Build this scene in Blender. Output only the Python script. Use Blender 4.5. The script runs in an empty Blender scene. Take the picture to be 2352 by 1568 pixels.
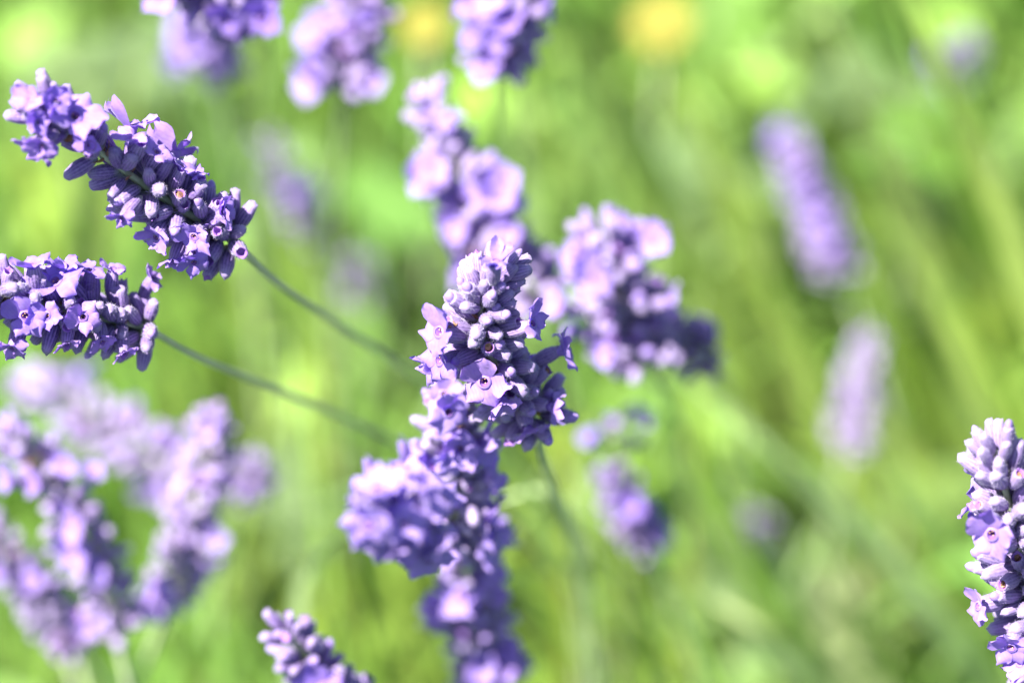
import bpy, math, random
from math import sin, cos, pi, radians, sqrt
from mathutils import Vector, Matrix, noise

RND = random.Random(11)
sc = bpy.context.scene
COL = sc.collection

# ------------------------------------------------------------------ camera
PITCH = radians(50)
CAM = Vector((0, 0, 1.25))
RIGHT = Vector((1, 0, 0))
UP = Vector((0, sin(PITCH), cos(PITCH)))
FWD = Vector((0, cos(PITCH), -sin(PITCH)))
LENS, SENSOR, FOCUS = 85.0, 22.3, 0.90
cd = bpy.data.cameras.new('camera')
cam = bpy.data.objects.new('camera', cd)
COL.objects.link(cam)
cam.location = CAM
cam.rotation_euler = (pi / 2 - PITCH, 0, 0)
cd.lens, cd.sensor_width, cd.sensor_fit = LENS, SENSOR, 'HORIZONTAL'
cd.clip_start, cd.clip_end = 0.01, 500
cd.dof.use_dof = True
cd.dof.focus_distance = FOCUS + 0.004
cd.dof.aperture_fstop = 3.0
sc.camera = cam

# ------------------------------------------------------------------ world, sun, exposure
w = bpy.data.worlds.new('World'); sc.world = w; w.use_nodes = True
nt = w.node_tree; nt.nodes.clear()
sky = nt.nodes.new('ShaderNodeTexSky'); sky.sky_type = 'NISHITA'; sky.sun_disc = False
bg = nt.nodes.new('ShaderNodeBackground'); wo = nt.nodes.new('ShaderNodeOutputWorld')
nt.links.new(sky.outputs[0], bg.inputs[0]); nt.links.new(bg.outputs[0], wo.inputs[0])
SUN = (RIGHT * -0.45 + UP * 0.45 - FWD * 0.77).normalized()      # towards the sun
bg.inputs[1].default_value = 0.06
sky.sun_elevation = math.asin(SUN.z)
sky.sun_rotation = math.atan2(SUN.x, SUN.y)
sl = bpy.data.lights.new('sun', 'SUN'); so = bpy.data.objects.new('sun', sl); COL.objects.link(so)
sl.energy = 5.0; sl.angle = radians(0.53); sl.color = (1, 0.96, 0.9)
so.rotation_euler = (-SUN).to_track_quat('-Z', 'Y').to_euler()
so.location = (-1, 0, 3)
sc.view_settings.view_transform = 'Standard'; sc.view_settings.look = 'None'
sc.view_settings.gamma = 1; sc.view_settings.use_curve_mapping = False
sc.view_settings.exposure = 1.95
sc.render.engine = 'CYCLES'
cy = sc.cycles
cy.use_denoising = True
cy.max_bounces = 8; cy.diffuse_bounces = 4; cy.transmission_bounces = 6; cy.transparent_max_bounces = 4
cy.caustics_reflective = False; cy.caustics_refractive = False

# ------------------------------------------------------------------ helpers
K = SENSOR / LENS
def at(x, y, d):
    """a point seen at (x, y) of a 2352 wide picture, d metres in front of the lens"""
    return CAM + RIGHT * ((x - 1176) / 2352 * K * d) + UP * (-(y - 784) / 2352 * K * d) + FWD * d
def seen(p):
    v = p - CAM; d = v.dot(FWD)
    return (v.dot(RIGHT) / d / K * 2352 + 1176, -v.dot(UP) / d / K * 2352 + 784, d)
def pxm(d):            # picture px per metre at distance d
    return 2352 / (K * d)
def mesh(name, vs, fs, mats, midx=None, cols=None, smooth=True):
    me = bpy.data.meshes.new(name)
    me.from_pydata([tuple(v) for v in vs], [], fs)
    for m in mats: me.materials.append(m)
    if midx: me.polygons.foreach_set('material_index', midx)
    if smooth: me.polygons.foreach_set('use_smooth', [True] * len(fs))
    if cols:
        a = me.color_attributes.new('Col', 'FLOAT_COLOR', 'POINT')
        flat = []
        for c in cols: flat += [c[0], c[1], c[2], 1.0]
        a.data.foreach_set('color', flat)
    me.update()
    return me
MADE = []
def ob(name, me, parent=None, mtx=None):
    o = bpy.data.objects.new(name, me); COL.objects.link(o); MADE.append(o)
    if parent is not None: o.parent = parent
    if mtx is not None: o.matrix_local = mtx
    return o
def tag(o, label, cat, group=None, kind=None):
    if label: o['label'] = label
    if cat: o['category'] = cat
    if group: o['group'] = group
    if kind: o['kind'] = kind
    return o
def thing(name, loc, label, cat, group=None):
    o = bpy.data.objects.new(name, None); COL.objects.link(o)
    o.location = loc; o.empty_display_size = 0.01
    return tag(o, label, cat, group)
def frame(z, y):
    z = z.normalized()
    x = y.cross(z)
    if x.length < 1e-4: x = Vector((1, 0, 0)).cross(z)
    x.normalize(); yy = z.cross(x)
    m = Matrix((x, yy, z)).transposed().to_4x4()
    return m
def catmull(pts, n=8):
    P = [pts[0] * 2 - pts[1]] + list(pts) + [pts[-1] * 2 - pts[-2]]
    out = []
    for i in range(1, len(P) - 2):
        a, b, c, d = P[i - 1:i + 3]
        for k in range(n):
            t = k / n
            out.append(0.5 * ((2 * b) + (c - a) * t + (2 * a - 5 * b + 4 * c - d) * t * t + (3 * b - a - 3 * c + d) * t ** 3))
    out.append(pts[-1].copy())
    return out
def tube(path, r0, r1, seg=7, square=0.0):
    vs, fs, cols = [], [], []
    n = len(path)
    ref = Vector((0.3, 0.2, 1)).normalized()
    for i, p in enumerate(path):
        t = (path[min(i + 1, n - 1)] - path[max(i - 1, 0)]).normalized()
        m = frame(t, Vector((0.9, 0.3, 0.1)))
        r = r0 + (r1 - r0) * i / (n - 1)
        for k in range(seg):
            a = 2 * pi * k / seg
            rr = r * (1 + square * cos(4 * a))
            vs.append(p + (m @ Vector((cos(a) * rr, sin(a) * rr, 0))))
            cols.append((RND.random(), i / n, 0))
    for i in range(n - 1):
        for k in range(seg):
            a, b = i * seg + k, i * seg + (k + 1) % seg
            fs.append((a, b, b + seg, a + seg))
    fs.append(tuple(range(seg))[::-1]); fs.append(tuple((n - 1) * seg + k for k in range(seg)))
    return vs, fs, cols

# ------------------------------------------------------------------ materials
class NT:
    def __init__(s, name):
        s.m = bpy.data.materials.new(name); s.m.use_nodes = True
        s.t = s.m.node_tree; s.t.nodes.clear()
        s.out = s.n('ShaderNodeOutputMaterial')
    def n(s, k, **kw):
        x = s.t.nodes.new(k)
        for a, b in kw.items(): setattr(x, a, b)
        return x
    def l(s, a, b): s.t.links.new(a, b)
    def mix(s, f, a, b, mode='MIX'):
        x = s.n('ShaderNodeMix', data_type='RGBA', blend_type=mode)
        for i, v in ((0, f), (6, a), (7, b)):
            if hasattr(v, 'default_value') and hasattr(v, 'links'): s.l(v, x.inputs[i])
            else: x.inputs[i].default_value = v if i == 0 else (*v, 1)
        return x.outputs[2]
    def ramp(s, f, stops):
        x = s.n('ShaderNodeValToRGB'); e = x.color_ramp.elements
        e[0].position, e[0].color = stops[0][0], (*stops[0][1], 1)
        e[1].position, e[1].color = stops[-1][0], (*stops[-1][1], 1)
        for p, c in stops[1:-1]:
            q = e.new(p); q.color = (*c, 1)
        s.l(f, x.inputs[0]); return x.outputs[0]
    def noise(s, scale, detail=3, vec=None):
        x = s.n('ShaderNodeTexNoise'); x.inputs['Scale'].default_value = scale; x.inputs['Detail'].default_value = detail
        tc = s.n('ShaderNodeTexCoord'); s.l(vec or tc.outputs['Object'], x.inputs['Vector'])
        return x.outputs['Fac']
    def leafy(s, colr, trans, amt, rough=0.5, spec=0.3, sheen=0.0, bump=None, bd=0.0001):
        p = s.n('ShaderNodeBsdfPrincipled'); p.inputs['Roughness'].default_value = rough
        p.inputs['Specular IOR Level'].default_value = spec
        s.l(colr, p.inputs['Base Color'])
        if sheen:
            p.inputs['Sheen Weight'].default_value = sheen; p.inputs['Sheen Roughness'].default_value = 0.4
            p.inputs['Sheen Tint'].default_value = (0.85, 0.82, 1, 1)
        if bump is not None:
            b = s.n('ShaderNodeBump'); b.inputs['Distance'].default_value = bd; b.inputs['Strength'].default_value = 0.8
            s.l(bump, b.inputs['Height']); s.l(b.outputs[0], p.inputs['Normal'])
        if amt:
            t = s.n('ShaderNodeBsdfTranslucent'); s.l(trans, t.inputs[0])
            mx = s.n('ShaderNodeMixShader'); mx.inputs[0].default_value = amt
            s.l(p.outputs[0], mx.inputs[1]); s.l(t.outputs[0], mx.inputs[2]); s.l(mx.outputs[0], s.out.inputs[0])
        else: s.l(p.outputs[0], s.out.inputs[0])
        return s.m
def sep(N):
    a = N.n('ShaderNodeAttribute', attribute_name='Col'); q = N.n('ShaderNodeSeparateColor'); N.l(a.outputs['Color'], q.inputs[0])
    return q.outputs, a.outputs['Color']

def paler(N, c, to):
    q = N.n('ShaderNodeSeparateColor'); N.l(N.n('ShaderNodeObjectInfo').outputs['Color'], q.inputs[0])
    return N.mix(q.outputs[0], c, to)
def m_calyx():
    N = NT('calyx'); (r, h, _), _c = sep(N)[0], None
    oi = N.n('ShaderNodeObjectInfo').outputs['Random']
    crest = N.mix(oi, (0.15, 0.08, 0.31), (0.40, 0.26, 0.60))
    base = N.mix(r, (0.06, 0.025, 0.15), crest)
    nz = N.noise(1400, 3)
    base = N.mix(N.ramp(nz, [(0.35, (0, 0, 0)), (0.7, (1, 1, 1))]), base, N.mix(0.32, base, (0.46, 0.37, 0.62)))
    base = N.mix(N.ramp(h, [(0.78, (0, 0, 0)), (1.0, (.4, .4, .4))]), base, (0.34, 0.30, 0.42))
    base = N.mix(N.ramp(h, [(0.0, (1, 1, 1)), (0.30, (0, 0, 0))]), base, (0.30, 0.34, 0.22))
    base = paler(N, base, (0.42, 0.33, 0.54))
    return N.leafy(base, base, 0.15, rough=0.7, spec=0.25, sheen=0.35, bump=nz, bd=0.00012)
def m_petal(name, a, b, ta, tb):
    N = NT(name); (r, h, _), _c = sep(N)[0], None
    oi = N.n('ShaderNodeObjectInfo').outputs['Random']
    c = N.mix(oi, a, b)
    nz = N.noise(900, 3)
    wv = N.n('ShaderNodeTexWave'); wv.inputs['Scale'].default_value = 420; wv.inputs['Distortion'].default_value = 5; wv.inputs['Detail'].default_value = 2
    tc = N.n('ShaderNodeTexCoord'); N.l(tc.outputs['Object'], wv.inputs['Vector'])
    c = N.mix(N.ramp(wv.outputs['Fac'], [(0.0, (.55, .55, .55)), (0.35, (0, 0, 0))]), c, (0.30, 0.14, 0.56))
    c = N.mix(N.ramp(nz, [(0.3, (0, 0, 0)), (0.75, (1, 1, 1))]), c, N.mix(0.35, c, (0.56, 0.42, 0.74)))
    c = N.mix(N.ramp(h, [(0.0, (1, 1, 1)), (0.35, (0, 0, 0))]), c, (0.28, 0.12, 0.55))
    c = paler(N, c, (0.45, 0.33, 0.71))
    t = N.mix(oi, ta, tb)
    return N.leafy(c, t, 0.42, rough=0.55, spec=0.25, sheen=0.2, bump=nz, bd=0.00008)
M_CALYX = m_calyx()
M_PETAL = m_petal('petal', (0.45, 0.27, 0.71), (0.27, 0.17, 0.68), (0.32, 0.13, 0.75), (0.17, 0.08, 0.72))
def simple(name, a, b, amt=0.1, rough=0.6, scale=300, sheen=0.0, bd=0.0001):
    N = NT(name); nz = N.noise(scale, 4)
    c = N.ramp(nz, [(0.3, a), (0.7, b)])
    return N.leafy(c, c, amt, rough=rough, sheen=sheen, bump=nz, bd=bd)
M_BUD = simple('corolla_bud', (0.25, 0.16, 0.47), (0.37, 0.27, 0.56), 0.2, scale=900, sheen=0.1, bd=0.0002)
M_HAIR = simple('hair', (0.34, 0.30, 0.46), (0.46, 0.42, 0.55), 0.4)
M_BROWN = simple('withered', (0.20, 0.09, 0.035), (0.48, 0.30, 0.19), 0.25, scale=900)
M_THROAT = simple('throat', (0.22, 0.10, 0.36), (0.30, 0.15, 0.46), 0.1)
M_ANTHER = simple('anther', (0.75, 0.35, 0.12), (0.80, 0.55, 0.40), 0.1)
M_STEM = simple('stem_green', (0.42, 0.50, 0.27), (0.52, 0.60, 0.36), 0.1, scale=500)
def m_col(name, amt, rough=0.45, gain=1.0, tg=(1.22, 1.18, 0.5)):
    N = NT(name); _, c = sep(N)
    nz = N.noise(60, 4)
    d = N.mix(1.0, c, N.ramp(nz, [(0.3, (0.75, 0.78, 0.7)), (0.7, (1.15, 1.15, 1.1))]), 'MULTIPLY')
    t = N.mix(1.0, d, tg, 'MULTIPLY')
    return N.leafy(d, t, amt, rough=rough, spec=0.35)
M_GRASS = m_col('grass_blade', 0.42)
M_LEAF = m_col('broad_leaf', 0.35)
M_YELLOW = simple('yellow_petal', (0.26, 0.225, 0.022), (0.30, 0.26, 0.025), 0.3)
M_YORANGE = simple('yellow_disc', (0.16, 0.12, 0.015), (0.20, 0.15, 0.02), 0.1)
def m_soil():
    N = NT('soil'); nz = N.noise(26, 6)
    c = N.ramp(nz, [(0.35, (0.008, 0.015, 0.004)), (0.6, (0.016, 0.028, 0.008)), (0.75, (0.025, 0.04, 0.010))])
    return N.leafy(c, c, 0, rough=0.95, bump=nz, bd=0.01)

# ------------------------------------------------------------------ ground
def ground():
    vs, fs = [], []
    xs = [-120, -30, -8, -3] + [-1.6 + 0.1 * i for i in range(33)] + [3, 8, 30, 120]
    ys = [-120, -30, -8, -2] + [-0.5 + 0.1 * i for i in range(33)] + [4, 9, 30, 120]
    for y in ys:
        for x in xs:
            vs.append((x, y, 0.012 * noise.noise(Vector((x * 4, y * 4, 0))) - 0.006))
    nx = len(xs)
    for j in range(len(ys) - 1):
        for i in range(nx - 1):
            a = j * nx + i; fs.append((a, a + 1, a + 1 + nx, a + nx))
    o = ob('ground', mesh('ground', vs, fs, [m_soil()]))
    o['kind'] = 'structure'
ground()

# ------------------------------------------------------------------ undergrowth (nobody could count it)
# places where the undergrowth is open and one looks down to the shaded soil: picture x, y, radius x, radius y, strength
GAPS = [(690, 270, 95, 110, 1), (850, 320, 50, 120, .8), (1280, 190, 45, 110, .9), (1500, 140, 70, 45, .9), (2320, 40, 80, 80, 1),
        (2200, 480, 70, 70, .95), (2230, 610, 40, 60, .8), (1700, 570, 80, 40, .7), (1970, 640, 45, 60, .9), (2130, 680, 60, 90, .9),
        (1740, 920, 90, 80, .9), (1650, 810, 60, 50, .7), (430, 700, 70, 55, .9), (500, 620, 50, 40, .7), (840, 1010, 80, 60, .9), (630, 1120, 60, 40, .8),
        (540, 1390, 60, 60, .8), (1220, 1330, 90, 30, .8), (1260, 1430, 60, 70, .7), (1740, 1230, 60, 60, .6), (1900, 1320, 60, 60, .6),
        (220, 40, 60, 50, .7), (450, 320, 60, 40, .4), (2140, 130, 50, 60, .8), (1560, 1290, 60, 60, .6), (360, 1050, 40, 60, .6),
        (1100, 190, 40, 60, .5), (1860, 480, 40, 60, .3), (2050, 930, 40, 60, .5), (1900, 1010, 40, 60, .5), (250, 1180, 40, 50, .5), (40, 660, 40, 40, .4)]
# tint of the leaves by where they grow: picture x, y, radius, colour
MINT, YEL, LIME, OLIVE, MID = (0.25, 0.36, 0.13), (0.28, 0.35, 0.05), (0.21, 0.35, 0.07), (0.21, 0.23, 0.06), (0.18, 0.32, 0.06)
TINTS = [(330, 150, 170, MINT), (170, 170, 120, MINT), (880, 480, 90, LIME), (1400, 100, 120, LIME), (1700, 60, 160, LIME), (1600, 380, 140, MINT), (1290, 330, 120, MINT),
         (1990, 190, 120, MINT), (2080, 330, 110, LIME), (1780, 370, 90, MINT), (1800, 150, 140, YEL), (1700, 520, 90, OLIVE), (1560, 640, 100, OLIVE), (1780, 680, 130, LIME),
         (2230, 760, 150, YEL), (690, 1140, 110, MINT), (700, 1330, 170, YEL), (630, 1050, 120, YEL), (1180, 1230, 90, YEL), (60, 1430, 130, LIME), (560, 980, 100, YEL),
         (1720, 1380, 140, MINT), (1900, 1470, 150, MINT), (2100, 1180, 160, LIME), (1640, 1100, 120, LIME), (30, 500, 100, YEL), (180, 480, 100, LIME), (560, 760, 130, LIME),
         (1300, 1000, 100, YEL), (1400, 1500, 140, YEL), (880, 1450, 120, YEL), (2250, 300, 120, LIME), (1980, 1160, 90, MINT)]
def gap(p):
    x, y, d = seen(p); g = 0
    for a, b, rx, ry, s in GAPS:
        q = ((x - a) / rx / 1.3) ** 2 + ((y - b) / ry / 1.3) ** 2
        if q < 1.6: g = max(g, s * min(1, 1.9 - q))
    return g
def tint(p, rnd):
    x, y, d = seen(p)
    base = Vector(MID); wsum = 0.55; acc = base * wsum
    for a, b, r, c in TINTS:
        q = ((x - a) ** 2 + (y - b) ** 2) / (r * r)
        if q < 4:
            k = math.exp(-q) * 1.6; acc = acc + Vector(c) * k; wsum += k
    c = acc / wsum
    f = rnd.uniform(0.75, 1.45)
    h = rnd.uniform(-0.10, 0.10)
    return (c.x * f * (1 + h), c.y * f, c.z * f * (1 - h * 2))
def blade(vs, fs, cols, p, height, width, az, lean, curl, c, seg=5):
    i0 = len(vs); pos = p.copy(); ang = lean
    side = Vector((-sin(az), cos(az), 0)); h = Vector((cos(az), sin(az), 0))
    for i in range(seg + 1):
        t = i / seg; wd = width * (1 - t ** 2.2) * (0.75 + 0.4 * t)
        vs.append(pos - side * wd / 2); vs.append(pos + side * wd / 2 + Vector((0, 0, wd * 0.1)))
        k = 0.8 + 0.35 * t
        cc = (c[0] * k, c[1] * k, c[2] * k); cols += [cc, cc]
        pos = pos + (h * sin(ang) + Vector((0, 0, cos(ang)))) * height / seg
        ang += curl / seg
    for i in range(seg):
        a = i0 + 2 * i; fs.append((a, a + 1, a + 3, a + 2))
def leaf(vs, fs, cols, p, ln, wd, az, tilt, c, roll=0.0, seg=4, m=None, fold=0.25):
    i0 = len(vs)
    if m is None:
        m = Matrix.Rotation(az, 3, 'Z') @ Matrix.Rotation(-tilt, 3, 'Y') @ Matrix.Rotation(roll, 3, 'X')
    for i in range(seg + 1):
        t = i / seg; w2 = wd / 2 * sin(pi * min(1, 0.06 + 0.94 * t)) ** 0.75 if t < 1 else 0.0002
        droop = -ln * 0.18 * t * t
        for s in (-1, 0, 1):
            vs.append(p + m @ Vector((ln * t, s * w2, droop + abs(s) * w2 * fold)))
            k = 1.12 if s == 0 else 1.0
            cols.append((c[0] * k, c[1] * k, c[2] * k))
    for i in range(seg):
        for s in (0, 1):
            a = i0 + 3 * i + s; fs.append((a, a + 1, a + 4, a + 3))
def undergrowth():
    R = random.Random(5)
    vs, fs, cols = [], [], []
    v2, f2, c2 = [], [], []
    for _ in range(15000):
        x = R.uniform(-0.75, 0.75); y = R.uniform(0.35, 1.9)
        p = Vector((x, y, -0.004))
        # blades lean to the left and away, the way the stalks do
        az = R.gauss(radians(125), 0.9); ln = R.uniform(0.07, 0.24)
        if 0.45 < y < 1.7 and abs(x) < 0.5:
            m = p + Vector((cos(az) * ln * 0.3, sin(az) * ln * 0.3, ln * 0.55))
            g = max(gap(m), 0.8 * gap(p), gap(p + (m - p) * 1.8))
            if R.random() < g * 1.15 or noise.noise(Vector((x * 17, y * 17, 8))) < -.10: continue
        else: m = p
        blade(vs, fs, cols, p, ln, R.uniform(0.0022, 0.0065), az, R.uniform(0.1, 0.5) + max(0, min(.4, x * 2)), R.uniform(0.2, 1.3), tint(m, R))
    for _ in range(17000):
        x = R.uniform(-0.75, 0.75); y = R.uniform(0.35, 1.9)
        p = Vector((x, y, R.uniform(0.008, 0.10)))
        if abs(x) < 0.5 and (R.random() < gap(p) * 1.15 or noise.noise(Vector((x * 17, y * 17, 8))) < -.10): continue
        # leaves grow in loose clumps
        cl = noise.noise(Vector((x * 11, y * 11, 3.0)))
        if R.random() < 0.45 - cl * 1.2: continue
        ln = R.uniform(0.012, 0.030) if R.random() < .9 else R.uniform(.03, .04)
        c = tint(p, R); k = R.choice((.55, .8, 1.05, 1.25))
        leaf(v2, f2, c2, p, ln, ln * R.uniform(0.4, 0.75), R.uniform(0, 2 * pi), R.uniform(-0.3, 0.7), (c[0] * k, c[1] * k, c[2] * k), R.uniform(-0.5, 0.5))
    # taller thin stalks and blades leaning left, well behind the flowers
    made = 0
    while made < 420:
        x = R.uniform(-0.6, 0.75) if R.random() < .5 else R.uniform(.02, .5); y = R.uniform(0.45, 1.7)
        p = Vector((x, y, -0.004)); az = R.gauss(radians(140), 0.45); ln = R.uniform(0.22, 0.46); lean = R.uniform(.15, .75); curl = R.uniform(0, .5)
        tip = p + Vector((cos(az), sin(az), 0)) * ln * sin(lean + curl / 2) + Vector((0, 0, ln * cos(lean + curl / 2)))
        q = seen(tip)
        if q[2] < 1.17 or seen(p.lerp(tip, .6))[2] < 1.2: continue
        if R.random() < max(gap(p.lerp(tip, k)) for k in (.4, .6, .8, 1)): continue
        made += 1
        c = tint(tip, R); k = R.choice((.6, 1.0, 1.2, 1.4))
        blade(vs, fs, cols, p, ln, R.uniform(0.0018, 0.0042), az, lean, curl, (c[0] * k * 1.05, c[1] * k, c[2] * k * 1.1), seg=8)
    # far field, seen only from other places
    for _ in range(9000):
        a = R.uniform(0, 2 * pi); r = 0.9 + 5 * R.random() ** 1.5
        p = Vector((cos(a) * r, 1.0 + sin(a) * r, 0))
        blade(vs, fs, cols, p, R.uniform(0.1, 0.25), R.uniform(0.006, 0.014), R.uniform(0, 6.3), 0.2, R.uniform(0.3, 1.2), (0.12 * R.uniform(.8, 1.2), 0.22, 0.04))
    o = ob('grass', mesh('grass', vs, fs, [M_GRASS], cols=cols)); tag(o, 'dense green grass blades out of focus behind the lavender', 'grass', kind='stuff')
    o = ob('ground_cover', mesh('ground_cover', v2, f2, [M_LEAF], cols=c2)); tag(o, 'low green ground cover leaves growing between the grass blades', 'ground cover', kind='stuff')
undergrowth()

# ------------------------------------------------------------------ lavender pieces (millimetres)
MM = 0.001
SZ = 1.32
def calyx_mesh(kind, hi, seed):
    R = random.Random(seed)
    nf = 26 if hi else 9
    prof = [(0, .32), (.08, .55), (.22, .85), (.42, 1.06), (.62, 1.14), (.8, 1.04), (.92, .88), (1, .80)] if hi else [(0, .35), (.2, .85), (.55, 1.14), (.85, 1.03), (1, .96)]
    L = 5.6
    vs, fs, mi, cols = [], [], [], []
    ph = R.uniform(0, 6)
    for t, r in prof:
        for k in range(nf):
            a = 2 * pi * k / nf
            rib = 1 if k % 2 == 0 else 0
            rr = r * (1 + (0.075 if rib else -0.085) * (sin(pi * min(t * 1.1, 1)) if hi else 0))
            z = L * t
            if t > 0.9: z += (0.42 if t == 1 else 0.15) * max(0, cos(5 * a / 2 + ph)) ** 2 * 1.2; 
            bx = 0.35 * t * t
            vs.append(Vector((cos(a) * rr, sin(a) * rr - bx, z)))
            cols.append((rib if hi else 0.6 + R.uniform(-.3, .3), t, 0))
    nr = len(prof)
    if kind == 'bud': tops = [(.70, -.2), (.72, .35), (.60, .8), (.34, 1.15)] if hi else [(.9, .4), (.6, 1.2)]
    elif kind == 'tight': tops = [(.60, .30), (.32, .52)] if hi else [(.5, .4)]
    else: tops = [(.62, -.2), (.5, -1.2)] if hi else [(.65, -.8)]
    for r, dz in tops:
        for k in range(nf):
            a = 2 * pi * k / nf
            rr = r * (1 + 0.05 * sin(3 * a + ph))
            vs.append(Vector((cos(a) * rr, sin(a) * rr - .35, L + dz))); cols.append((0.5, 1, 0))
    rows = nr + len(tops)
    for i in range(rows - 1):
        for k in range(nf):
            a, b = i * nf + k, i * nf + (k + 1) % nf
            fs.append((a, b, b + nf, a + nf)); mi.append(0 if i < nr - 1 or kind == 'tight' else 1)
    vs.append(Vector((0, -.35, L + tops[-1][1] + (0.22 if kind == 'bud' else 0.05)))); cols.append((.5, 1, 0))
    for k in range(nf):
        fs.append(((rows - 1) * nf + k, (rows - 1) * nf + (k + 1) % nf, len(vs) - 1)); mi.append(1 if kind != 'tight' else 0)
    fs.append(tuple(range(nf))[::-1]); mi.append(0)
    if hi:            # woolly hairs
        for _ in range(260):
            t = R.uniform(.12, 1.0); a = R.uniform(0, 2 * pi)
            r = 1.06 * sin(pi * min(.5, .12 + t * .8)) ; r = min(r, 1.1)
            if t > .7: r -= (t - .7) * .85
            d = Vector((cos(a), sin(a), R.uniform(.0, .9))).normalized()
            s = Vector((-sin(a), cos(a), 0)) * 0.030
            p = Vector((cos(a) * r, sin(a) * r - .35 * t * t, L * t))
            i = len(vs); ln = R.uniform(.2, .5)
            vs += [p - s, p + s, p + d * ln + Vector((R.uniform(-.1, .1), R.uniform(-.1, .1), 0))]; cols += [(1, 1, 0)] * 3
            fs.append((i, i + 1, i + 2)); mi.append(2)
    return mesh('calyx_' + kind, [Vector((v.x * 1.2, v.y * 1.2, v.z * 1.12)) * (MM * SZ) for v in vs], fs, [M_CALYX, M_BUD if kind == 'bud' else M_THROAT, M_HAIR], mi, cols)
def corolla_mesh(hi, seed, openness=1.0):
    R = random.Random(seed)
    vs, fs, mi, cols = [], [], [], []
    def add(grid_rows, ncol, m, closed=False):
        i0 = len(vs) - grid_rows * ncol
        for i in range(grid_rows - 1):
            for k in range(ncol if closed else ncol - 1):
                a, b = i0 + i * ncol + k, i0 + i * ncol + (k + 1) % ncol
                fs.append((a, b, b + ncol, a + ncol)); mi.append(m)
    nt_ = 12 if hi else 6
    for z, r, h in ((0, .62, .5), (1.4, .68, .5), (2.5, .95, .6), (3.05, 1.2, .7), (3.1, .70, .35)):
        for k in range(nt_):
            a = 2 * pi * k / nt_; vs.append(Vector((cos(a) * r, sin(a) * r, z))); cols.append((.5, h, 0))
    add(5, nt_, 0, True)
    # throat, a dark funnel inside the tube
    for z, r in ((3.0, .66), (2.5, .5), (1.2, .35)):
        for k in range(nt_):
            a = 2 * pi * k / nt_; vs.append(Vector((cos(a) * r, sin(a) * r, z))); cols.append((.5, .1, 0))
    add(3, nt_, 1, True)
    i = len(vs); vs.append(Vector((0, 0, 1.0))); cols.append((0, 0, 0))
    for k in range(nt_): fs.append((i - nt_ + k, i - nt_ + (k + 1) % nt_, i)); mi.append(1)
    nu, nv = (7, 7) if hi else (4, 3)
    lobes = [(62, 3.5, 3.7, 1), (118, 3.5, 3.7, 1), (203, 2.8, 3.3, 0), (270, 3.2, 3.7, 0), (337, 2.8, 3.3, 0)]
    for ang, ln, wd, upper in lobes:
        ang = radians(ang + R.uniform(-7, 7)); ln *= R.uniform(.88, 1.12); wd *= R.uniform(.9, 1.12)
        er, et = Vector((cos(ang), sin(ang), 0)), Vector((-sin(ang), cos(ang), 0))
        ph = R.uniform(0, 6); back = R.uniform(-.5, 1.9) if not upper else R.uniform(-.6, 1.0); up = (R.uniform(1.5, 2.8) if upper else R.uniform(.2, 1.1)) * openness
        notch = R.uniform(0, .35) if upper else R.uniform(-.3, .1)
        for a in range(nu):
            u = a / (nu - 1)
            sh = (0.52 + 0.48 * sin(pi * min(.5, u * .72))) * (1 if u < .62 else sqrt(max(.02, 1 - ((u - .62) / .40) ** 2)))
            for b in range(nv):
                v = 2 * b / (nv - 1) - 1
                if hi and not upper: ln2 = ln * (1 + .10 * (1 - abs(v)) * u * u)
                else: ln2 = ln
                rho = .88 + ln2 * u - notch * (1 - abs(v)) * u * u - .5 * v * v * u
                lat = wd * .5 * sh * v
                z = 3.0 + up * u - back * u * u + .5 * sin(2.6 * v + ph) * u + .42 * v * v * R.choice((1, 1, .4)) * (1 if upper else -.7) * u + .22 * sin(5 * v + 7 * u + ph * 2) * u
                q = er * rho + et * lat + Vector((0, 0, z))
                if hi: q += Vector((R.uniform(-1, 1), R.uniform(-1, 1), R.uniform(-1, 1))) * (.11 * u)
                vs.append(q); cols.append((abs(v), .12 + u, 0))
        add(nu, nv, 0)
    # anthers
    for (x, y, z) in ((.25, .35, 2.75), (-.3, .3, 2.7), (.05, -.3, 2.6)):
        i = len(vs); r = .16
        for k, d in enumerate(((1, 0, 0), (-1, 0, 0), (0, 1, 0), (0, -1, 0), (0, 0, 1), (0, 0, -1))):
            vs.append(Vector((x + d[0] * r, y + d[1] * r, z + d[2] * r))); cols.append((1, 1, 0))
        for f in ((0, 2, 4), (2, 1, 4), (1, 3, 4), (3, 0, 4), (2, 0, 5), (1, 2, 5), (3, 1, 5), (0, 3, 5)):
            fs.append(tuple(i + q for q in f)); mi.append(2)
    return mesh('corolla', [v * (MM * SZ) for v in vs], fs, [M_PETAL, M_THROAT, M_ANTHER], mi, cols)
def crumple_mesh(seed):
    R = random.Random(seed); vs, fs, cols = [], [], []
    n, m = 9, 6
    for i in range(m):
        t = i / (m - 1)
        for k in range(n):
            a = 2 * pi * k / n; r = (.45 + .75 * sin(pi * t * .8)) * R.uniform(.35, 1.25)
            vs.append(Vector((cos(a) * r, sin(a) * r, 2.6 * t + R.uniform(-.3, .3))) * MM); cols.append((0, 0, 0))
    for i in range(m - 1):
        for k in range(n):
            a, b = i * n + k, i * n + (k + 1) % n; fs.append((a, b, b + n, a + n))
    vs.append(Vector((.1, .1, 2.4)) * MM); cols.append((0, 0, 0))
    for k in range(n): fs.append(((m - 1) * n + k, (m - 1) * n + (k + 1) % n, len(vs) - 1))
    return mesh('withered_corolla', vs, fs, [M_BROWN], cols=cols, smooth=False)
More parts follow.
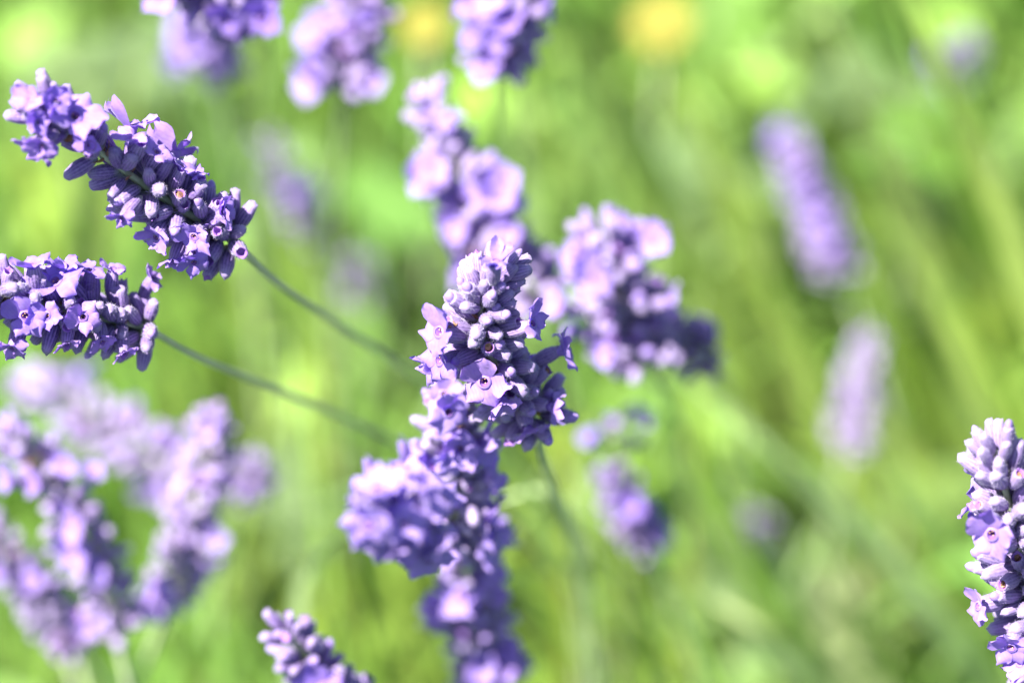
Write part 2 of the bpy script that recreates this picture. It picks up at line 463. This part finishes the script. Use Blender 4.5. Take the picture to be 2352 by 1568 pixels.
def bract_mesh():
    vs, fs, cols = [], [], []
    leaf(vs, fs, cols, Vector((0, 0, 0)), 4.0 * MM, 3.4 * MM, 0, 0, (1, 1, 1), m=Matrix(((0, 1, 0), (0, 0, -1), (1, 0, 0))))
    return mesh('bract', vs, fs, [M_BROWN], cols=cols)
CAL = {(k, h): [calyx_mesh(k, h, 10 + j) for j in range(3 if h else 2)] for k in ('bud', 'tight', 'open') for h in (True, False)}
COR = {h: [corolla_mesh(h, 50 + j, 0.8 + 0.25 * j) for j in range(5 if h else 3)] for h in (True, False)}
WITH = [crumple_mesh(s) for s in (1, 2, 3)]
BRACT = bract_mesh()

def squeeze(d):
    if d < .95: return .9 + (d - .9) * .62
    if d < 1.1: return .931 + (d - .95) * 1.09
    return d
def stalk(label, tip, base, dt, db, hi=False, gaps=(), flowers=(), stem=None, r=1.0, p_fl=0.22, p_br=0.08, n=9, pitch=7.6,
          root=None, bend=0.0, seed=1, cone=1.0, dens=1.0, prof=None, group='lavender spikes in bloom', pale=.3, mid=None):
    """tip/base: picture positions of the ends of the flower spike, dt/db their distances from the lens"""
    R = random.Random(seed)
    made0 = len(MADE)
    dt, db = squeeze(dt), squeeze(db)
    T, B = at(*tip, dt), at(*base, db)
    ax = (T - B); SL = ax.length; ax.normalize()
    sidev = ax.cross(FWD).normalized()
    Mp = at(mid[0], mid[1], squeeze(mid[2])) * 2 - (T + B) * .5 if mid else None
    def axis(t):   # 0 base .. 1 tip, a little curved
        if mid: return B * (1 - t) ** 2 + Mp * (2 * t * (1 - t)) + T * t * t
        return B.lerp(T, t) + sidev * (bend * SL * 4 * t * (1 - t))
    def tang(t): return (axis(min(1, t + .02)) - axis(max(0, t - .02))).normalized()
    # stem down to the ground
    pts = [axis(1.0), axis(.75), axis(.5), axis(.25), axis(0)]
    if stem: pts += [at(q[0], q[1], squeeze(q[2])) for q in stem]
    last, prev = pts[-1], pts[-2]
    d = (last - prev).normalized()
    if root is None:
        k = last.z
        dd = Vector((d.x, d.y, min(d.z, -0.35)));
        rx = last + Vector((dd.x, dd.y, 0)) / -dd.z * k * 0.35
        root = (rx.x, rx.y)
    G = Vector((root[0], root[1], -0.003))
    for t in (.25, .5, .75):
        h1 = last + d * last.z * .5; h2 = G + Vector((0, 0, last.z * .4))
        pts.append(last * (1 - t) ** 3 + h1 * 3 * t * (1 - t) ** 2 + h2 * 3 * t * t * (1 - t) + G * t ** 3)
    pts.append(G)
    rt = thing('lavender_stalk', G, label, 'lavender', group)
    inv = Matrix.Translation(-G)
    vs, fs, cols = tube(catmull(pts[::-1], 6), 1.35 * MM, 0.7 * MM, 8, .12)
    ob('stem', mesh('stem', [v - G for v in vs], fs, [M_STEM], cols=cols), rt)
    taken, screen = [], []
    def put_calyx(c0, dirn, up, kind, s):
        m = inv @ Matrix.Translation(c0) @ frame(dirn, up) @ Matrix.Diagonal((s * R.uniform(.85, 1.12), s * R.uniform(.85, 1.12), s * R.uniform(.88, 1.1), 1))
        return ob('calyx', R.choice(CAL[(kind, hi)]), rt, m)
    def put_cor(c, s=1.0, twist=0.0, tilt=None, var=None):
        m = Matrix.Translation((0, -.3 * MM, 5.3 * MM))
        if tilt is not None: m = m @ tilt
        m = m @ Matrix.Rotation(twist, 4, 'Z') @ Matrix.Scale(s * 1.38, 4)
        return ob('corolla', R.choice(COR[hi]) if var is None else COR[hi][var % len(COR[hi])], c, m)
    # flowers at chosen places
    for f in flowers:
        x, y, s = f[:3]
        best, bt = 1e9, 0
        for i in range(41):
            t = i / 40; q = seen(axis(t)); e = (q[0] - x) ** 2 + (q[1] - y) ** 2
            if e < best: best, bt = e, t
        C0 = axis(bt); dep = seen(C0)[2]
        o = at(x, y, dep) - C0; rr = 12.5 * MM * r
        dirn = o + (-FWD) * sqrt(max(rr * rr - o.length_squared, (0.25 * rr) ** 2))
        dn = dirn.normalized()
        reach = max(dirn.length, rr * .9)
        start = C0 + dn * max(0.6 * MM, reach - 9.5 * MM) - tang(bt) * 1.2 * MM
        aim = (C0 + dn * reach - start).normalized()
        if len(f) == 3 and not hi and R.random() < .7: f = (x, y, s, (R.gauss(-.25, .35), R.gauss(.2, .35), 1))
        if len(f) > 3:
            want = (RIGHT * f[3][0] + UP * f[3][1] - FWD * f[3][2]).normalized()
            end = C0 + dn * reach
            aim = (aim * .5 + want * .8).normalized(); start = end - aim * 8.5 * MM
        c = put_calyx(start, aim, tang(bt), 'open', .95)
        tl = Matrix.Rotation(R.gauss(0, .38), 4, 'X') @ Matrix.Rotation(R.gauss(0, .38), 4, 'Y')
        if len(f) > 3:   # turn the face towards a chosen side: (right, up, towards lens)
            want = (RIGHT * f[3][0] + UP * f[3][1] - FWD * f[3][2]).normalized()
            R3 = c.matrix_basis.to_3x3().normalized()
            lz = R3.inverted() @ want
            q = Vector((0, 0, 1)).rotation_difference(lz)
            if q.angle > 1.2: q = Vector((0, 0, 1)).rotation_difference(Vector((0, 0, 1)).lerp(lz, .7).normalized())
            tl = q.to_matrix().to_4x4()
        put_cor(c, s, R.uniform(-.4, .4), tl, f[4] if len(f) > 4 else None)
        taken.append((start + aim * 9 * MM, 4.6 * MM * s)); screen.append((start + aim * 12 * MM, 4.6 * MM * s))
    nw = max(3, int(SL / (pitch * MM)))
    for i in range(nw + 1):
        t = i / nw
        if any(a < t < b for a, b in gaps): continue
        pr = 1.0 if prof is None else prof(t)
        C0 = axis(min(t, .97)); tg = tang(t)
        a0 = R.uniform(0, 2 * pi)
        top = t ** 3 * cone
        u = tg.orthogonal().normalized(); v = tg.cross(u)
        nn = int(round(n * pr * dens * (1 - .35 * top)))
        for tier in (0, 1):
            cnt = nn if tier == 0 else int(nn * .75)
            for k in range(cnt):
                a = a0 + 2 * pi * (k + .5 * tier) / max(cnt, 1) + R.gauss(0, .16)
                rad = u * cos(a) + v * sin(a)
                el = radians(R.gauss(66 if tier == 0 else 40, 8)) * (1 - .55 * top)   # angle off the axis
                dirn = rad * sin(el) + tg * cos(el)
                off = R.uniform(.9, 2.6) * pr * r
                s = (R.uniform(.86, 1.08) * (1 - .15 * top)) * (r ** .5) * (.8 + .2 * pr)
                st = C0 + rad * (off * MM) + tg * ((R.uniform(-1.3, 1.3) + (1.6 if tier else 0)) * MM)
                endp = st + dirn * 7.4 * MM * s
                if any((endp - q).length < rr2 for q, rr2 in taken): continue
                if any((endp - q).dot(-FWD) > -2 * MM and ((endp - q) + FWD * (endp - q).dot(-FWD)).length < rr2 for q, rr2 in screen): continue
                z = R.random()
                pf = p_fl * (1 - .7 * top)
                if z < pf:
                    c = put_calyx(st, dirn, tg, 'open', s)
                    put_cor(c, R.uniform(.72, 1.0), R.uniform(-.5, .5), Matrix.Rotation(R.gauss(0, .25), 4, 'X') @ Matrix.Rotation(R.gauss(0, .25), 4, 'Y'))
                elif z < pf + p_br:
                    c = put_calyx(st, dirn, tg, 'open', s)
                    ob('withered_corolla', R.choice(WITH), c, Matrix.Translation((0, -.3 * MM, 5.6 * MM)) @ Matrix.Rotation(R.uniform(-.5, .5), 4, 'X') @ Matrix.Scale(R.uniform(.6, 1.0), 4))
                else:
                    put_calyx(st, dirn, tg, 'bud' if R.random() < .24 else ('tight' if R.random() < .88 else 'open'), s)
        if t < .96 and n > 2:
            for k in range(3):
                a = a0 + 2 * pi * k / 3 + R.uniform(-.3, .3); rad = u * cos(a) + v * sin(a)
                m = inv @ Matrix.Translation(C0 + rad * .6 * MM - tg * 2.0 * MM) @ frame((rad * .9 + tg * .5), tg) @ Matrix.Scale(R.uniform(.8, 1.1), 4)
                ob('bract', BRACT, rt, m)
    for o in MADE[made0:]: o.color = (pale, 0, 0, 1)
    return rt

#SPIKES
# the sharp one in the middle
stalk('sharply focused upright lavender spike in the middle, its tip turned to the lens', (1140, 628), (1222, 950), .90, .955, mid=(1112, 775, .915), hi=True, n=11, pitch=6.6, p_fl=.02, p_br=.13, r=1.08,
      flowers=[(1112, 868, .95, (-.15, -.25, 1), 0), (1018, 765, .85, (-.75, .25, .8), 1), (1010, 825, .85, (-.8, -.1, .75), 2), (1140, 597, .6, (.1, .9, .5), 3), (1150, 905, .75, (.2, -.8, .5), 4),
               (1215, 745, .7, (.7, .3, .6), 1), (1285, 800, .8, (.9, .35, .35), 2), (1265, 928, .7, (.9, -.2, .3), 3), (1210, 985, .65, (.3, -.9, .3), 0), (990, 845, .6, (-.9, -.3, .5), 4)],
      stem=[(1250, 1060, 1.0), (1300, 1200, 1.08)], pale=0.22, seed=3, prof=lambda t: 1.0 if t < .8 else .85)
# left upper
stalk('long violet spike slanting from the upper left corner, wide at its foot', (108, 252), (525, 548), .875, .935, hi=True, n=9, r=1.08, p_fl=0.06, p_br=.07, pale=0.1, seed=5, bend=.02,
      prof=lambda t: 1.12 if t < .5 else (.62 if t < .78 else .95),
      flowers=[(85, 222, 0.53), (140, 218, 0.53), (72, 290, 0.53), (110, 335, 0.57, (-.3, -.5, .8)), (215, 335, 0.43), (335, 315, 0.57), (375, 330, 0.57), (425, 375, 0.57), (470, 400, 0.53), (505, 450, 0.57),
               (525, 490, 0.53, (.8, .3, .4)), (450, 545, 0.60, (-.2, -.3, .9)), (360, 550, 0.57, (-.3, -.5, .8)), (290, 500, 0.53, (-.5, -.6, .6)), (445, 605, 0.60, (0, -.6, .8)), (400, 600, 0.49, (-.2, -.8, .5)), (500, 530, 0.49)],
      stem=[(620, 635, .975), (730, 715, 1.02), (860, 800, 1.06), (990, 890, 1.10), (1130, 1010, 1.17)])
# left lower
stalk('spike lying nearly level at the left edge, its tip cut off by the frame', (-130, 640), (335, 755), .89, .94, hi=True, n=9, r=1.0, p_fl=0.05, p_br=.08, pale=0.08, seed=8,
      flowers=[(80, 605, 0.61, (-.2, .8, .5)), (150, 610, 0.58, (0, .8, .5)), (210, 610, 0.61, (.1, .8, .6)), (260, 615, 0.55, (.1, .8, .5)), (350, 635, 0.50, (.5, .6, .5)), (120, 725, 0.61, (-.2, -.1, 1)), (200, 725, 0.69, (.1, -.2, 1)),
               (30, 800, 0.55, (-.3, -.7, .6)), (160, 790, 0.50, (0, -.8, .5)), (240, 790, 0.55, (.2, -.7, .6)), (290, 810, 0.50, (.2, -.8, .5)), (-20, 700, 0.58)],
      stem=[(450, 818, .975), (600, 880, 1.02), (780, 955, 1.06), (960, 1045, 1.12), (1130, 1160, 1.19)])
# right edge
stalk('nearly sharp spike cut by the right edge of the picture, pale buds at its tip', (2286, 1035), (2425, 1560), .885, .945, hi=True, n=11, r=1.25, pitch=8.6, p_fl=.04, pale=0.35, seed=13, cone=1.25,
      flowers=[(2262, 1210, .95, (-.3, -.2, .9)), (2235, 1385, .7, (-.9, 0, .5)), (2300, 1470, .75, (-.3, -.5, .7)), (2330, 1520, .8)], stem=[(2430, 1700, .98)])
# below the middle one
stalk('spike standing behind and below the central one, its whorls far apart', (1040, 915), (1050, 1250), .96, 1.01, hi=True, n=8, r=.98, p_fl=0.12, p_br=.09, pale=0.75, seed=17,
      flowers=[(1015, 925, .85), (1005, 985, .8), (1110, 1010, .75), (1130, 1100, .75), (995, 1060, .8), (1060, 1010, .75), (1125, 1165, .7, (.9, 0, .3))], stem=[(1080, 1330, 1.04), (1095, 1450, 1.08)])
stalk('pale flower head leaning left beside the whorled spike below the centre', (878, 1172), (965, 1200), .79, .84, hi=True, n=8, r=.8, p_fl=.25, p_br=.16, pale=0.8, seed=20, cone=.8,
      flowers=[(830, 1175, .85), (870, 1130, .9), (915, 1120, .85), (840, 1240, .75), (890, 1200, .7), (910, 1265, .7), (965, 1240, .75, (.2, -.4, 1)), (860, 1275, .65)], stem=[(1000, 1208, .93), (1055, 1290, 1.06)])
stalk('dark shaded spike low in the middle, under the pale flower head', (1060, 1225), (1115, 1560), 1.03, 1.08, n=8, r=.98, p_fl=.02, p_br=.10, pale=0.35, seed=23,
      flowers=[(1040, 1375, 0.95), (985, 1395, 0.72), (970, 1440, 0.72), (1090, 1510, 0.81), (1160, 1525, 0.77), (1185, 1480, 0.54), (1130, 1560, 0.72)])
stalk('small dark spike rising over the bottom edge', (665, 1462), (800, 1640), .985, 1.01, n=8, r=.9, p_fl=.02, pale=0.1, seed=29, cone=1.2)
# behind the middle
stalk('soft spike leaning up and left behind the central one', (988, 240), (1245, 690), 1.06, 1.08, n=10, r=1.2, p_fl=.05, p_br=.12, pale=0.65, seed=31, bend=.05, prof=lambda t: 1 if t < .72 else .7,
      flowers=[(985, 400, 0.85), (965, 430, 0.77), (1165, 415, 0.89, (-.1, .2, 1)), (1150, 460, 0.85), (1190, 450, 0.77), (1180, 530, 0.68), (1150, 570, 0.59), (1040, 540, 0.51)], stem=[(1290, 800, 1.2), (1330, 1000, 1.3)])
stalk('broad blurred spike right of the centre, a fan of pale buds on top', (1385, 560), (1470, 815), 1.045, 1.07, n=11, r=1.5, p_fl=.03, p_br=.12, pale=0.45, seed=37, cone=1.1,
      flowers=[(1350, 645, 0.85), (1510, 560, 0.72), (1280, 705, 0.68), (1290, 770, 0.64), (1530, 690, 0.68, (.8, .2, .4)), (1380, 820, 0.51)], stem=[(1560, 980, 1.2), (1590, 1200, 1.36)])
stalk('dark end of a lavender spike poking out at the right of the broad blurred one', (1560, 765), (1625, 820), 1.085, 1.095, n=7, r=.8, p_fl=0, p_br=0.02, pale=0, seed=41, stem=[(1680, 930, 1.3)])
stalk('loose lavender with few open blue flowers right of the central stem', (1405, 965), (1415, 1010), 1.12, 1.14, n=1, r=.9, p_fl=0, pale=0, seed=43,
      flowers=[(1490, 955, 0.56), (1350, 1005, 0.56, (-.5, .3, .6)), (1405, 965, 0.32)], stem=[(1430, 1200, 1.3)])
stalk('small dark purple spike lower right of the centre, upright in the shade', (1410, 1110), (1475, 1235), 1.15, 1.18, n=7, r=0.75, p_fl=.04, pale=0.1, seed=47)
# left, below
stalk('faint greyish spike under the level one on the left', (80, 880), (400, 1075), 1.19, 1.20, n=6, r=1.1, p_fl=.06, p_br=.15, pale=0.7, seed=53, stem=[(470, 1120, 1.27), (530, 1260, 1.38)])
stalk('pinkish spike with a bright blossom at its foot, left of the low centre', (490, 970), (400, 1360), 1.09, 1.12, n=6, r=.9, p_fl=.05, p_br=.14, pale=0.85, seed=59,
      flowers=[(380, 1370, 1.10, (-.2, 0, 1)), (510, 1230, 0.66), (480, 970, 0.70), (535, 1085, 0.44)], root=(-.18, .93))
stalk('loose spike with two large bright blossoms near the left edge', (35, 1000), (265, 1450), 1.05, 1.09, n=5, r=.95, p_fl=.02, p_br=.14, pale=0.5, seed=61, gaps=((.80, .86),), bend=-.06,
      flowers=[(195, 1190, 1.01), (165, 1265, 0.97), (240, 1290, 0.70), (160, 1065, 0.62), (225, 1075, 0.53), (30, 1100, 0.62), (85, 1110, 0.53)])
stalk('greyish spike running out of the lower left corner', (-20, 1230), (180, 1480), 1.11, 1.14, n=7, r=.9, p_fl=.03, p_br=.18, pale=0.6, seed=67)
# top
stalk('violet spike hanging into the top edge on the left', (330, -140), (580, 35), 1.0, 1.03, n=9, r=1.05, p_fl=.05, pale=0.15, seed=71,
      flowers=[(375, 5, .85), (520, 45, .85, (0, -.4, .8)), (600, 40, 1.0, (.2, -.3, 1)), (610, 5, .7)], stem=[(610, 110, 1.2), (590, 260, 1.36)])
stalk('pale faded spike just below the top edge on the left', (470, 40), (495, 150), 1.18, 1.22, n=7, r=.95, p_fl=.2, pale=0.7, seed=73)
stalk('broad soft spike cut by the top edge left of the middle', (850, -180), (785, 190), 1.09, 1.12, n=8, r=1.1, p_fl=.04, p_br=.16, pale=0.6, seed=79,
      flowers=[(720, 85, 0.94), (735, 120, 0.68), (700, 160, 0.77), (715, 200, 0.85), (870, 185, 0.72), (850, 20, 0.59)], stem=[(782, 330, 1.18), (770, 480, 1.24), (765, 700, 1.34)])
stalk('two toned spike at the top edge, bright left and dark blue right', (1200, -180), (1140, 140), 1.04, 1.07, n=10, r=1.3, p_fl=.05, p_br=.12, pale=0.45, seed=83,
      flowers=[(1075, 20, 0.68), (1180, 75, 0.81), (1150, 100, 0.68), (1110, 175, 0.72), (1090, 90, 0.68), (1260, 30, 0.59, (.9, .1, .3)), (1120, 50, 0.68)], stem=[(1130, 330, 1.28)])
# far
stalk('very soft purple spike on the right, in front of the grass', (1815, 340), (1930, 620), 1.36, 1.39, n=8, r=.85, pitch=5.5, p_fl=.05, pale=0.5, seed=89, flowers=[(1855, 440, .8), (1875, 500, .9), (1900, 550, .8)], p_br=.03)
stalk('very soft greyish purple spike on the right, below the other soft one', (1990, 800), (1945, 1025), 1.36, 1.39, n=6, r=.7, pitch=6, p_fl=.0, pale=0.8, seed=97, p_br=.1)
stalk('dark blurred spike in the shaded gap left of the upper middle', (625, 340), (710, 530), 1.36, 1.40, n=5, r=0.6, p_fl=.02, pale=0.2, seed=101)
stalk('small blurred flower head under the dark spike left of the middle', (820, 610), (840, 670), 1.44, 1.47, n=5, r=0.6, p_fl=.1, pale=0.7, seed=103)
stalk('dark blurred spike near the upper right corner', (2215, 105), (2190, 170), 1.42, 1.46, n=6, r=0.7, p_fl=.05, p_br=0, pale=0, seed=107)
stalk('faint dark purple bud head near the foot of the small dark spike', (1735, 1195), (1765, 1255), 1.42, 1.46, n=5, r=0.55, p_fl=.0, pale=0.2, seed=109)
stalk('small dark flower head right of the pinkish spike on the left', (585, 1085), (565, 1120), 1.2, 1.22, n=5, r=.8, p_fl=0, pale=0, seed=113)

# ------------------------------------------------------------------ tall blades and stalks behind
def ribbon(name, label, cat, pts, wd, c, group=None):
    P = [at(*p) for p in pts]
    last = P[-1]; v = P[-1] - P[-2]; k = min(6, last.z / max(.01, -v.z)) * .8
    G = Vector((last.x + v.x * k, last.y + v.y * k, -.003))
    P += [last.lerp(G, .5) + (P[-1] - P[-2]) * .1, G]
    path = catmull(P, 6); n = len(path)
    vs, fs, cols = [], [], []
    for i, p in enumerate(path):
        t = (path[min(i + 1, n - 1)] - path[max(i - 1, 0)]).normalized()
        s = t.cross(Vector((-.35, -.5, .8))).normalized(); nn = s.cross(t)
        w2 = wd * .7 * min(1, .12 + 1.6 * i / n)
        for k, q in enumerate((-1, 0, 1)):
            vs.append(p + s * q * w2 + nn * (abs(q) * w2 * .25) - G)
            cols.append(c if q else (c[0] * 1.15, c[1] * 1.12, c[2] * 1.2))
    for i in range(n - 1):
        for k in (0, 1):
            a = 3 * i + k; fs.append((a, a + 1, a + 4, a + 3))
    o = ob(name, mesh(name, vs, fs, [M_LEAF], cols=cols)); o.location = G
    return tag(o, label, cat, group)
OL, PG, DG = (0.36, 0.46, 0.12), (0.38, 0.50, 0.24), (0.06, 0.12, 0.03)
gr = 'tall blurred grass blades'
ribbon('grass_blade', 'wide olive blade crossing the upper right corner', 'grass blade', [(2075, -40, 1.2), (2150, 130, 1.22), (2250, 370, 1.26), (2370, 680, 1.3)], .0062, OL, gr)
ribbon('grass_blade', 'long pale blade running down right from behind the broad spike', 'grass blade', [(1540, 540, 1.3), (1700, 680, 1.34), (1900, 850, 1.4), (2080, 1040, 1.44), (2300, 1290, 1.48)], .0052, OL, gr)
ribbon('grass_blade', 'pale green blade below the small greyish spike, running to lower right', 'grass blade', [(1560, 860, 1.25), (1740, 1000, 1.27), (1950, 1190, 1.3), (2160, 1420, 1.34)], .0058, PG, gr)
ribbon('grass_blade', 'blade starting under the small dark spike and leaving at the bottom', 'grass blade', [(1310, 1170, 1.14), (1500, 1310, 1.2), (1700, 1440, 1.26), (1900, 1600, 1.3)], .0045, PG, gr)
ribbon('grass_blade', 'olive blade between the soft purple spike and the right edge', 'grass blade', [(2000, 440, 1.3), (2120, 640, 1.33), (2230, 860, 1.36), (2320, 1100, 1.4)], .0065, OL, gr)
ribbon('grass_blade', 'yellow green blade in the top right, left of the dark blurred spike', 'grass blade', [(1870, -30, 1.35), (1960, 180, 1.38), (2060, 420, 1.42)], .007, (0.28, 0.36, .12), gr)
ribbon('grass_blade', 'short arching pale blade left of the pale flower head', 'grass blade', [(820, 1205, 1.12), (755, 1260, 1.14), (710, 1330, 1.16), (690, 1420, 1.19)], .0048, PG, gr)
ribbon('grass_blade', 'thin arc of green right of the whorled spike below the centre', 'grass blade', [(1140, 1150, 1.12), (1230, 1125, 1.12), (1290, 1150, 1.13), (1330, 1230, 1.16)], .0028, PG, gr)
ribbon('grass_blade', 'dark green blade right of the dark spike low in the middle', 'grass blade', [(1150, 1350, 1.1), (1240, 1310, 1.12), (1320, 1300, 1.15), (1400, 1350, 1.2)], .003, DG, gr)
ribbon('grass_blade', 'broad pale blade in the lower right corner area', 'grass blade', [(1640, 1380, 1.3), (1760, 1460, 1.3), (1900, 1540, 1.32), (2050, 1640, 1.34)], .011, (0.32, 0.38, .17), gr)
ribbon('grass_blade', 'upright yellowish blade left of the centre, under the level stem', 'grass blade', [(735, 760, 1.35), (742, 950, 1.38), (750, 1150, 1.42)], .006, (0.24, .28, .05), gr)
ribbon('grass_blade', 'yellow green blade just right of the central stem', 'grass blade', [(1295, 880, 1.15), (1302, 1000, 1.18), (1300, 1150, 1.22)], .0035, (0.28, .34, .05), gr)

RB = random.Random(77)
SLANT = ["blurred slanting blade left of the round yellow blossom's stalk", 'blurred slanting blade above the fan of buds of the broad spike', 'blurred blade starting at the round yellow blossom', 'blurred slanting blade right of the round yellow blossom', 'blurred blade from the top edge down to the very soft purple spike', 'blurred blade passing between the broad spike and the very soft purple spike', 'blurred blade passing left of the soft greyish purple spike', 'blurred blade right of the very soft purple spike', 'blurred blade close to the right edge under the dark blurred spike', 'blurred blade above the sharp spike at the right edge', 'blurred blade rising beside the small dark purple spike', 'blurred blade under the faint dark purple bud head', 'blurred blade below the soft greyish purple spike', 'blurred blade just left of the sharp spike at the right edge', 'blurred blade from the top edge left of the olive one in the upper right', 'blurred blade right behind the tip of the central spike', 'blurred blade under the dark end of the broad blurred spike', 'blurred blade low on the right above the broad pale blade', 'blurred blade between the two toned spike and the central spike', 'blurred blade at the bottom right of the central stem']
for i_, (x0, y0, L_) in enumerate([(1330, 150, 420), (1420, 330, 380), (1500, 20, 500), (1640, 120, 420), (1760, 0, 380), (1660, 600, 500), (1790, 820, 520), (2050, 560, 500), (2150, 300, 420), (2200, 900, 420),
                   (1540, 1080, 420), (1700, 1180, 400), (2040, 1060, 460), (2180, 1200, 360), (1960, 60, 420), (1330, 720, 380), (1480, 940, 420), (1850, 1220, 380), (1240, 0, 320), (1350, 1290, 300)]):
    d0 = RB.uniform(1.33, 1.44); sl_ = RB.uniform(.38, .8); k = RB.choice((.75, 1.0, 1.0, 1.15)); base_c = RB.choice((OL, PG, (.33, .48, .09)))
    pts = [(x0 + L_ * sl_ * t + 18 * sin(3 * t + x0), y0 + L_ * t, d0 + .09 * t) for t in (0, .35, .7, 1)]
    ribbon('grass_blade', SLANT[i_], 'grass blade', pts, RB.uniform(.004, .0085), tuple(q * k for q in base_c), 'slanting grass streaks')
STEEP = ['blurred steep blade between the upper left spike and the faded one', 'blurred steep blade between the two sharp spikes on the left', 'blurred steep blade beside the faded spike near the top edge', 'blurred steep blade crossing behind the two long bare stems', 'blurred steep blade left of the tip of the central spike', 'blurred steep blade under the two toned spike', 'blurred steep blade right of the whorled spike below the centre', 'blurred steep blade at the bottom edge left of the dark shaded spike', 'blurred steep blade under the level spike on the left']
for i_, (x0, y0, L_, sl_) in enumerate([(330, 60, 380, -.15), (60, 380, 300, .2), (560, 60, 400, .25), (650, 720, 420, .1), (900, 560, 320, .5), (1180, 180, 300, .1), (1170, 1040, 380, .35), (880, 1330, 240, .2), (250, 780, 300, .2)]):
    d0 = RB.uniform(1.26, 1.38); k = RB.choice((.8, 1.0, 1.1)); base_c = RB.choice((OL, PG, (.28, .38, .09)))
    pts = [(x0 + L_ * sl_ * t, y0 + L_ * t, d0 + .09 * t) for t in (0, .35, .7, 1)]
    ribbon('grass_blade', STEEP[i_], 'grass blade', pts, RB.uniform(.0035, .007), tuple(q * k for q in base_c), 'steep grass blades on the left')

# pale broad leaved plants that stand out as soft bright patches
def leafy_plant(label, x, y, d, c, n=6, ln=.03, seed=1):
    R = random.Random(seed); p = at(x, y, d)
    G = Vector((p.x, p.y, 0)); h = max(.03, p.z)
    t = thing('leafy_plant', G, label, 'plant', 'pale leafy plants in the grass')
    vs, fs, cols = tube([Vector((0, 0, h * k / 4)) for k in range(5)], .0015, .0008, 5)
    ob('stem', mesh('stem', vs, fs, [M_STEM], cols=cols), t)
    for k in range(n):
        vs, fs, cols = [], [], []
        a = 2 * pi * k / n + R.uniform(-.4, .4); f = R.uniform(.85, 1.15)
        leaf(vs, fs, cols, Vector((0, 0, 0)), ln * R.uniform(.8, 1.2), ln * R.uniform(.5, .7), a, R.uniform(.0, .5), (c[0] * f * .56, c[1] * f * .56, c[2] * f * .56), seg=5)
        o = ob('leaf', mesh('leaf', vs, fs, [M_LEAF], cols=cols), t); o.location = (0, 0, h - .012 * R.random())
PM = (0.20, 0.30, 0.13)
for i, (x, y, d, c, n, ln, lb) in enumerate([
    (1985, 200, 1.5, PM, 6, .030, 'mint coloured leaves high on the right, under the top edge'),
    (1790, 350, 1.48, PM, 5, .022, 'pale leaves left of the very soft purple spike'),
    (1620, 390, 1.52, PM, 6, .024, 'pale leaves above the fan of buds of the broad spike'),
    (320, 150, 1.5, PM, 6, .026, 'pale leaves between the upper left spike and the top edge'),
    (150, 150, 1.5, (.26, .38, .15), 5, .022, 'light leaves above the tip of the upper left spike'),
    (690, 1150, 1.4, PM, 6, .022, 'pale leaves left of the leaning pale flower head'),
    (880, 450, 1.45, (.2, .40, .08), 6, .024, 'bright green leaves left of the soft spike behind the centre'),
    (2090, 320, 1.46, (.2, .40, .07), 5, .024, 'bright green leaves beside the olive blade in the upper right'),
    (1880, 1460, 1.45, (.36, .42, .20), 7, .034, 'large pale leaves at the bottom right'),
    (2120, 1180, 1.5, (.24, .38, .12), 6, .028, 'light green leaves left of the spike at the right edge'),
    (1690, 1340, 1.46, (.28, .40, .18), 5, .022, 'pale leaves above the broad pale blade in the lower right'),
    (60, 1440, 1.45, (.24, .40, .10), 6, .026, 'light green leaves in the lower left corner'),
    (1640, 30, 1.5, (.22, .40, .08), 6, .026, 'bright leaves right of the yellow blossom at the top')]):
    leafy_plant(lb, x, y, d, c, n, ln, 200 + i)

def yellow_flower(label, x, y, d, s, n=14):
    p = at(x, y, d); G = Vector((p.x, p.y, 0)); h = p.z
    t = thing('yellow_flower', G, label, 'flower', 'yellow blossoms at the top edge')
    vs, fs, cols = tube([Vector((0, 0, h * k / 5)) for k in range(6)], .0016, .0012, 6)
    ob('stem', mesh('stem', vs, fs, [M_STEM], cols=cols), t)
    face = Matrix.Translation((0, 0, h)) @ frame((-FWD + SUN).normalized(), UP)
    vs, fs, cols = [], [], []
    leaf(vs, fs, cols, Vector((0, 0, 0)), s, s * .38, 0, .25, (1, 1, 1))
    me = mesh('petal', vs, fs, [M_YELLOW], cols=cols)
    for k in range(n):
        ob('petal', me, t, face @ Matrix.Rotation(2 * pi * k / n, 4, 'Z') @ Matrix.Rotation(.1 * (k % 2), 4, 'Y'))
    vs, fs, cols = tube([Vector((0, 0, 0)), Vector((0, 0, s * .12)), Vector((0, 0, s * .2))], s * .3, s * .12, 10)
    o = ob('disc', mesh('disc', vs, fs, [M_YORANGE], cols=cols), t, face)
yellow_flower('orange yellow blossom between two purple spikes at the top edge', 975, 60, 1.42, .009)
yellow_flower('round yellow blossom right of the two toned spike at the top edge', 1518, 55, 1.42, .0125)
